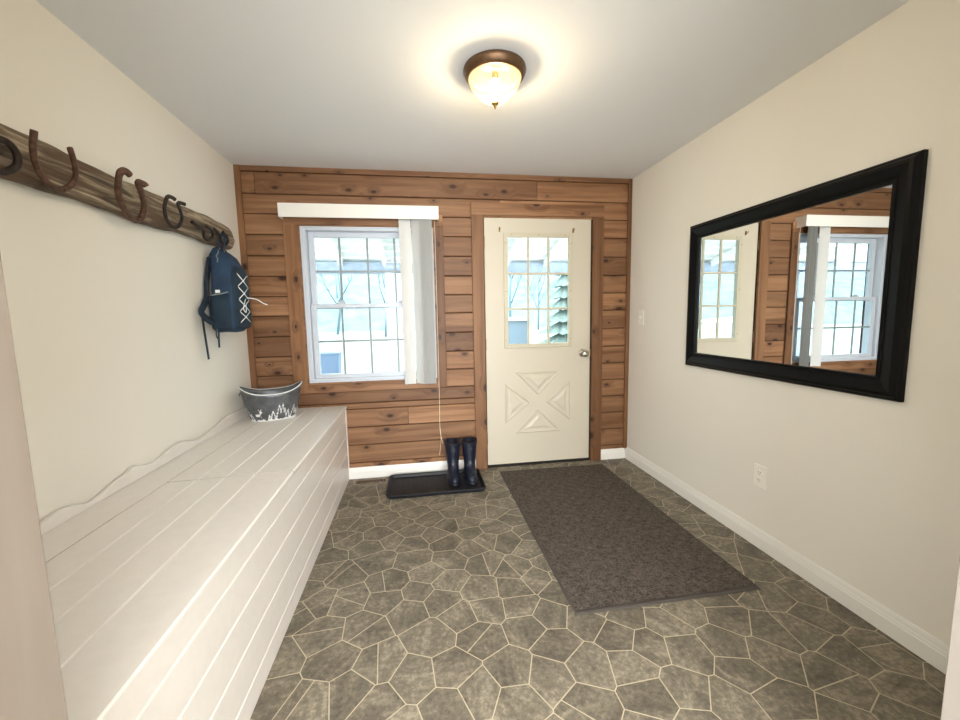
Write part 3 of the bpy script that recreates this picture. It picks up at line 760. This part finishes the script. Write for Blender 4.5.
for sg in (-1, 1):
    e0 = tub_pt(0 if sg > 0 else pi, .82, .004); d = Vector((math.cos(tr), math.sin(tr), 0)) * sg
    sd = Vector((-math.sin(tr), math.cos(tr), 0))
    if sg < 0: mb = MB(); mb.tube(spline([e0 + sd * .03, e0 + sd * .03 + d * .004 - Vector((0, 0, .012)), e0 + d * .006 - Vector((0, 0, .018)), e0 - sd * .03 + d * .004 - Vector((0, 0, .012)), e0 - sd * .03], 5), .003, 6); mb.build('handle', M['galv'], tub, smooth=True)

# ------------------------------------------------------------------ mirror
mr = empty('wall_mirror', (W, -1.38, 1.36), 'large rectangular mirror in a wide black frame on the right wall', 'mirror')
my0, my1, mz0, mz1 = -1.980, -0.775, 0.912, 1.803
prof = [(0.0, 0.002), (0.0, 0.020), (0.006, 0.026), (0.012, 0.028), (0.018, 0.034), (0.030, 0.036), (0.060, 0.027), (0.072, 0.022), (0.076, 0.026), (0.084, 0.026), (0.088, 0.018), (0.088, 0.010)]
rs = []
for o_, h_ in prof:
    rs.append([(W - h_, my0 + o_, mz0 + o_), (W - h_, my1 - o_, mz0 + o_), (W - h_, my1 - o_, mz1 - o_), (W - h_, my0 + o_, mz1 - o_)])
mb = MB(); mb.rings(rs, True, False, False); mb.build('mirror_frame', M['black'], mr)
MB().box(W - .014, W - .011, my0 + .084, my1 - .084, mz0 + .084, mz1 - .084).build('mirror_glass', M['mirror'], mr)

# ------------------------------------------------------------------ light switch, outlet, floor register
sw = empty('light_switch', (W, -.196, 1.224), 'small white toggle light switch on the right wall near the door', 'light switch')
MB().box(W - .006, W, -.234, -.160, 1.165, 1.283).build('cover_plate', M['plate'], sw, bevel=.003)
mb = MB(); mb.box(W - .008, W - .005, -.205, -.189, 1.208, 1.24); mb.box(W - .018, W - .006, -.2, -.194, 1.222, 1.234); mb.build('toggle', M['plate'], sw, bevel=.001)
ou = empty('wall_outlet', (W, -1.383, .386), 'white duplex power outlet low on the right wall below the mirror', 'power outlet')
MB().box(W - .006, W, -1.421, -1.345, .325, .447).build('cover_plate', M['plate'], ou, bevel=.003)
for zc in (.406, .366):
    rs = []
    for x in (W - .0055, W - .0095): rs.append([(x, -1.383 + .017 * math.cos(a) , zc + max(-.013, min(.013, .017 * math.sin(a)))) for a in [2 * pi * k / 20 for k in range(20)]])
    rc = MB().rings(rs).build('receptacle', M['plate'], ou)
    mb = MB()
    for yy in (-1.389, -1.377): mb.box(W - .0100, W - .0092, yy - .001, yy + .001, zc - .002, zc + .007)
    mb.lathe([(0.0001, W - .0100), (.0022, W - .0100), (.0022, W - .0092)], -1.383, zc - .008, 8, 0); mb.build('slots', M['dark'], rc)
rg = empty('floor_register', (0.83, -.085, 0), 'narrow brown floor vent by the baseboard left of the boot tray', 'floor vent')
mb = MB()
mb.box(.72, .945, -.110, -.104, 0, .004); mb.box(.72, .945, -.070, -.064, 0, .004); mb.box(.72, .727, -.104, -.070, 0, .004); mb.box(.938, .945, -.104, -.070, 0, .004)
mb.build('vent_frame', M['bronze'], rg, bevel=.001)
mb = MB()
for i in range(12): mb.box(.735 + i * .017, .742 + i * .017, -.104, -.070, .0005, .003)
mb.build('louvers', M['bronze'], rg); MB().box(.727, .938, -.104, -.070, 0, .0006).build('duct_opening', M['dark'], rg)

# ------------------------------------------------------------------ floor mat
mat = empty('floor_mat', (2.28, -.9, 0), 'long charcoal grey ribbed floor mat in front of the door', 'floor mat')
c4 = [(1.842, -1.70), (2.727, -1.696), (2.722, -.118), (1.846, -.108)]
mb = MB(); n_ = 40; rs = []
def mp_(u, v): 
    a = Vector(c4[0]).lerp(Vector(c4[1]), u); b_ = Vector(c4[3]).lerp(Vector(c4[2]), u); return a.lerp(b_, v)
ins = .013
mb.v += [(*mp_(u, v), .009 + .0008 * math.sin(u * 17 + v * 31)) for v in [ins + (1 - 2 * ins) * j / n_ for j in range(n_ + 1)] for u in [ins + (1 - 2 * ins) * i / n_ for i in range(n_ + 1)]]
for j in range(n_):
    for i in range(n_): a = j * (n_ + 1) + i; mb.face((a, a + 1, a + n_ + 2, a + n_ + 1))
mb.build('carpet_top', M['rug'], mat, smooth=True)
rs = []
for o_, z in ((0, .001), (0, .005), (.01, .0075), (ins + .001, .0078), (ins + .003, .006)):
    k = o_
    rs.append([(*mp_(k * 1.0, k * .56), z), (*mp_(1 - k, k * .56), z), (*mp_(1 - k, 1 - k * .56), z), (*mp_(k, 1 - k * .56), z)])
mb = MB(); mb.rings(rs, True, True, True); mb.build('rubber_backing', M['mat_edge'], mat)

# ------------------------------------------------------------------ boot tray
tr_ = empty('boot_tray', (1.325, -.25, 0), 'black rubber boot tray on the floor under the window', 'boot tray')
def rrect(x0, x1, y0, y1, r, z, n=6):
    out = []
    for (cx, cy, a0) in ((x1 - r, y1 - r, 0), (x0 + r, y1 - r, pi / 2), (x0 + r, y0 + r, pi), (x1 - r, y0 + r, 1.5 * pi)):
        for k in range(n + 1): a = a0 + pi / 2 * k / n; out.append((cx + r * math.cos(a), cy + r * math.sin(a), z))
    return out
bx = (.968, 1.682, -.448, -.052)
def ring_in(o_, z): return rrect(bx[0] + o_, bx[1] - o_, bx[2] + o_, bx[3] - o_, .045 - min(o_, .03), z)
mb = MB(); mb.rings([ring_in(.012, .0), ring_in(.004, .012), ring_in(0, .026), ring_in(.003, .029), ring_in(.010, .029), ring_in(.016, .02), ring_in(.022, .007), ring_in(.03, .006)], True, True, True)
mb.build('tray_body', M['rubber'], tr_, smooth=False, bevel=.001)
mb = MB()
for i in range(15): x = 1.02 + i * .0435; mb.box(x, x + .012, -.40, -.10, .0055, .0095)
mb.build('drain_ribs', M['rubber'], tr_, bevel=.002)

# ------------------------------------------------------------------ boots
def boot(cx, label):
    cy = -.165; zt = .010
    root = empty('rain_boot', (cx, cy, zt), label, 'boot', 'pair of navy rain boots on the tray')
    def foot(z, back, front, hw, e=.8):
        out = []; n = 28
        for k in range(n):
            a = 2 * pi * k / n; c_, s_ = math.cos(a), math.sin(a)
            L = back if s_ > 0 else front
            wv = hw * (1.0 if s_ > 0 else (1 + .1 * math.sin(-s_ * pi)))
            out.append((cx + wv * math.copysign(abs(c_) ** e, c_), cy + L * math.copysign(abs(s_) ** .9, s_), zt + z * .93))
        return out
    rs = [foot(.018, .062, .178, .044), foot(.03, .066, .182, .047), foot(.05, .066, .178, .047), foot(.068, .064, .160, .045), foot(.084, .061, .125, .043), foot(.10, .058, .09, .042), foot(.125, .055, .066, .042, 1), foot(.16, .056, .06, .045, 1), foot(.2, .06, .062, .050, 1), foot(.25, .064, .064, .054, 1), foot(.29, .066, .065, .056, 1)]
    last = foot(.312, .067, .066, .0575, 1)
    def dip(ring, inn=0):
        return [(cx + (x - cx) * (1 - inn), cy + (y - cy) * (1 - inn), z + .010 * abs((x - cx) / .0575) ** 3 + (.004 * (y - cy) / .067)) for x, y, z in ring]
    rs.append(dip(last)); rs.append(dip(last, .07)); rs.append([(cx + (x - cx) * .9, cy + (y - cy) * .9, z) for x, y, z in foot(.2, .06, .062, .050, 1)])
    MB().rings(rs, True, True, True).build('upper', M['boot'], root, smooth=True)
    MB().rings([foot(.0, .066, .18, .046), foot(.006, .07, .186, .05), foot(.018, .071, .188, .051), foot(.026, .069, .186, .049)], True, True, True).build('sole', M['boot_trim'], root, smooth=True)
    mb = MB(); mb.rings([foot(.292, .068, .067, .058, 1), foot(.292, .0695, .0685, .0595, 1), dip(foot(.314, .0705, .0695, .0605, 1)), dip(foot(.314, .067, .066, .0575, 1))], True, False, False); mb.build('top_band', M['boot_trim'], root, smooth=False)
    mb = MB(); mb.tube(spline([(cx - .04, cy - .135, zt + .074), (cx, cy - .15, zt + .076), (cx + .04, cy - .135, zt + .074)], 6), .003, 6); mb.build('toe_seam', M['boot_trim'], root, smooth=True)
    MB().box(cx - .016, cx + .016, cy - .071, cy - .062, zt + .228, zt + .252).build('front_badge', M['boot_trim'], root, bevel=.002)
boot(1.464, 'left of the two tall navy rubber boots on the tray')
boot(1.594, 'right of the two tall navy boots, next to the door casing')

# ------------------------------------------------------------------ ceiling lamp
LX, LY = 1.606, -1.312
lamp = empty('ceiling_lamp', (LX, LY, H), 'bronze flush ceiling lamp with lit ribbed glass dome', 'ceiling lamp')
mb = MB(); mb.lathe([(.10, H - .001), (.132, H - .001), (.137, H - .004), (.139, H - .014), (.136, H - .021), (.130, H - .034), (.122, H - .042), (.116, H - .044), (.112, H - .041), (.112, H - .014), (.02, H - .010)], LX, LY, 64)
mb.build('canopy', M['bronze'], lamp, smooth=True)
rs = []; NR = 120
for i in range(17):
    a = i / 16; zz = H - .040 - .108 * a; r = .112 * (1 - .80 * a ** 1.7) * (1 - max(0, a - .9) * 6) + .002
    rs.append([(LX + r * (1 + (.022 if k % 2 else 0) * (1 - a * .4)) * math.cos(2 * pi * k / NR), LY + r * (1 + (.022 if k % 2 else 0) * (1 - a * .4)) * math.sin(2 * pi * k / NR), zz) for k in range(NR)])
mb = MB(); mb.rings(rs, True, False, True); dome_ = mb.build('glass_dome', M['dome'], lamp, smooth=False)
for i, d in enumerate(dome_.data.attributes['tone'].data): d.value = float((i % NR) // 2 % 2)   # moulded ribs
D = H - .142
mb = MB(); mb.lathe([(.001, D), (.016, D), (.018, D - .005), (.010, D - .011), (.005, D - .014), (.006, D - .018), (.004, D - .022), (.0005, D - .030)], LX, LY, 20); mb.build('finial', M['brass'], lamp, smooth=True)
mb = MB(); mb.lathe([(.001, H - .112), (.012, H - .110), (.022, H - .101), (.027, H - .086), (.024, H - .068), (.014, H - .052), (.012, H - .04)], LX, LY, 20); mb.build('bulb', M['bulb'], lamp, smooth=True)
mb = MB(); mb.lathe([(.0145, H - .048), (.0145, H - .012)], LX, LY, 16); mb.build('socket', M['brass'], lamp)

# ------------------------------------------------------------------ outside: porch and garden
struct(MB().box(-40, 45, 2.6, 90, -.6, -.35).build('ground', M['snow']))
struct(MB().box(-3, 7, 0.2, 2.6, -.3, -.08).build('porch_floor', M['deck']))
M['hill'] = plain('haze_toned_wooded_hillside', srgb(102, 118, 121), 0.95, nscale=.6, var=0.25)  # distance haze is put into the hillside colour
mb = MB(); rs = []
for j in range(9):
    rs.append([(-130 + i * 6, 48 + j * 6, -.5 + 15 * math.sin(j / 8 * pi / 2) + 1.2 * math.sin(i * .9 + j) + .8 * math.sin(i * 2.3)) for i in range(46)])
mb.rings(rs, False); struct(mb.build('hillside', M['hill'], smooth=True))
pr = bpy.data.objects.new('porch_roof', None); COL.objects.link(pr); struct(pr); pr.location = (2, 1.3, 2.3)
sl = (2.0 - 2.62) / 2.4
mb = MB()
for i in range(12):
    y0 = .2 + i * .2; za, zb = 2.62 + sl * (y0 - .2), 2.62 + sl * (y0 + .185 - .2)
    mb.v += [(-3, y0, za), (7, y0, za), (7, y0 + .185, zb), (-3, y0 + .185, zb), (-3, y0, za + .02), (7, y0, za + .02), (7, y0 + .185, zb + .02), (-3, y0 + .185, zb + .02)]
    b = len(mb.v) - 8
    for q in ((0, 3, 2, 1), (4, 5, 6, 7), (0, 1, 5, 4), (1, 2, 6, 5), (2, 3, 7, 6), (3, 0, 4, 7)): mb.face([b + k for k in q])
mb.build('roof_boards', M['porch'], pr)
for i in range(15):
    x = -2.0 + i * .56; mb = MB()
    za, zb = 2.62 - .002, 2.62 + sl * 2.4 + .02
    mb.rings([[(x, .2, za), (x + .045, .2, za), (x + .045, .2, za - .11), (x, .2, za - .11)], [(x, 2.6, zb), (x + .045, 2.6, zb), (x + .045, 2.6, zb - .11), (x, 2.6, zb - .11)]])
    mb.build('rafter', M['rafter'], pr)
MB().box(-3, 7, 2.44, 2.54, 1.855, 2.0).build('beam', M['beam'], pr)
for x in (-1.4, 5.2): MB().box(x, x + .12, 2.43, 2.55, -.09, 1.86).build('post', M['beam'], pr)

def bare_tree(name, x, y, h, seed, label, mat='bark'):
    rnd = random.Random(seed); mb = MB(); base = Vector((x, y, -.36))
    def branch(p, d, L, r, dep):
        q = p + d * L * .5 + Vector((rnd.uniform(-1, 1), rnd.uniform(-1, 1), 0)) * L * .05; e = p + d * L
        mb.tube([p, q, e], [r, r * .8, r * .5], 5)
        if dep == 0: return
        for k in range(4 if dep > 1 else 3):
            t = rnd.uniform(.35, 1); a = rnd.uniform(0, 2 * pi); sp = rnd.uniform(.4, .9)
            nd = (d + Vector((math.cos(a), math.sin(a), .25)) * sp).normalized()
            branch(p + d * L * t, nd, L * rnd.uniform(.4, .62), r * .45, dep - 1)
    branch(base, Vector((rnd.uniform(-.05, .05), 0, 1)).normalized(), h * .6, h * .012, 3)
    return tag(mb.build(name, M[mat], smooth=True, origin=base), label, 'tree', 'bare pale trees beyond the porch')
for i in range(13):
    x = -22 + i * 5.2 + random.uniform(-.5, .5)
    bare_tree('bare_tree', x, 32 + (i % 2) * 8, random.uniform(9, 13), 20 + i, 'tall bare pale tree in the washed-out woods beyond the porch')
def fir(x, y, h, label, seed=0):
    rnd = random.Random(seed); root = empty('fir_tree', (x, y, -.36), label, 'tree')
    MB().tube([(x, y, -.36), (x, y, -.36 + h * .9)], [.1, .03], 7).build('trunk', M['bark'], root)
    mb = MB()
    for k in range(9):
        z = -.36 + h * (.12 + .1 * k); r = h * .26 * (1 - k / 9.6); n_ = 22; b = len(mb.v)
        mb.v.append((x, y, z + h * .13))
        for j in range(n_):
            a = 2 * pi * j / n_; rr = r * (1 if j % 2 else .68) * rnd.uniform(.85, 1.1); mb.v.append((x + rr * math.cos(a), y + rr * math.sin(a), z - (0 if j % 2 else -.05)))
        for j in range(n_): mb.face((b, b + 1 + j, b + 1 + (j + 1) % n_))
    mb.build('needles', M['needles'], root)
fir(6.6, 11, 4.2, 'small pale green evergreen seen through the right panes of the door', 5)
bn = empty('plastic_bin', (-.53, 5.3, -.35), 'pale blue lidded bin out in the yard, seen through the lower left window pane', 'bin')
rs = [rrect(-.53 - w_, -.53 + w_, 5.3 - w_, 5.3 + w_, .05, z) for w_, z in ((.15, -.35), (.19, .56))]
MB().rings(rs).build('bin_body', M['bin'], bn)
rs = [rrect(-.53 - w_, -.53 + w_, 5.3 - w_, 5.3 + w_, .05, z) for w_, z in ((.205, .56), (.205, .585), (.16, .61), (.05, .625))]
MB().rings(rs).build('lid', M['bin'], bn)
sh = empty('garden_shed', (4.9, 12.5, -.35), 'small pale blue shed outside, seen through the lower left pane of the door', 'shed')
MB().box(4.2, 5.5, 12, 13.2, -.35, 1.05).build('shed_wall', M['shed'], sh)
mb = MB(); mb.prism([(11.9, 1.05), (12.6, 1.2), (13.3, 1.05)], 0, 4.1, 5.6); mb.build('roof', M['snow'], sh)
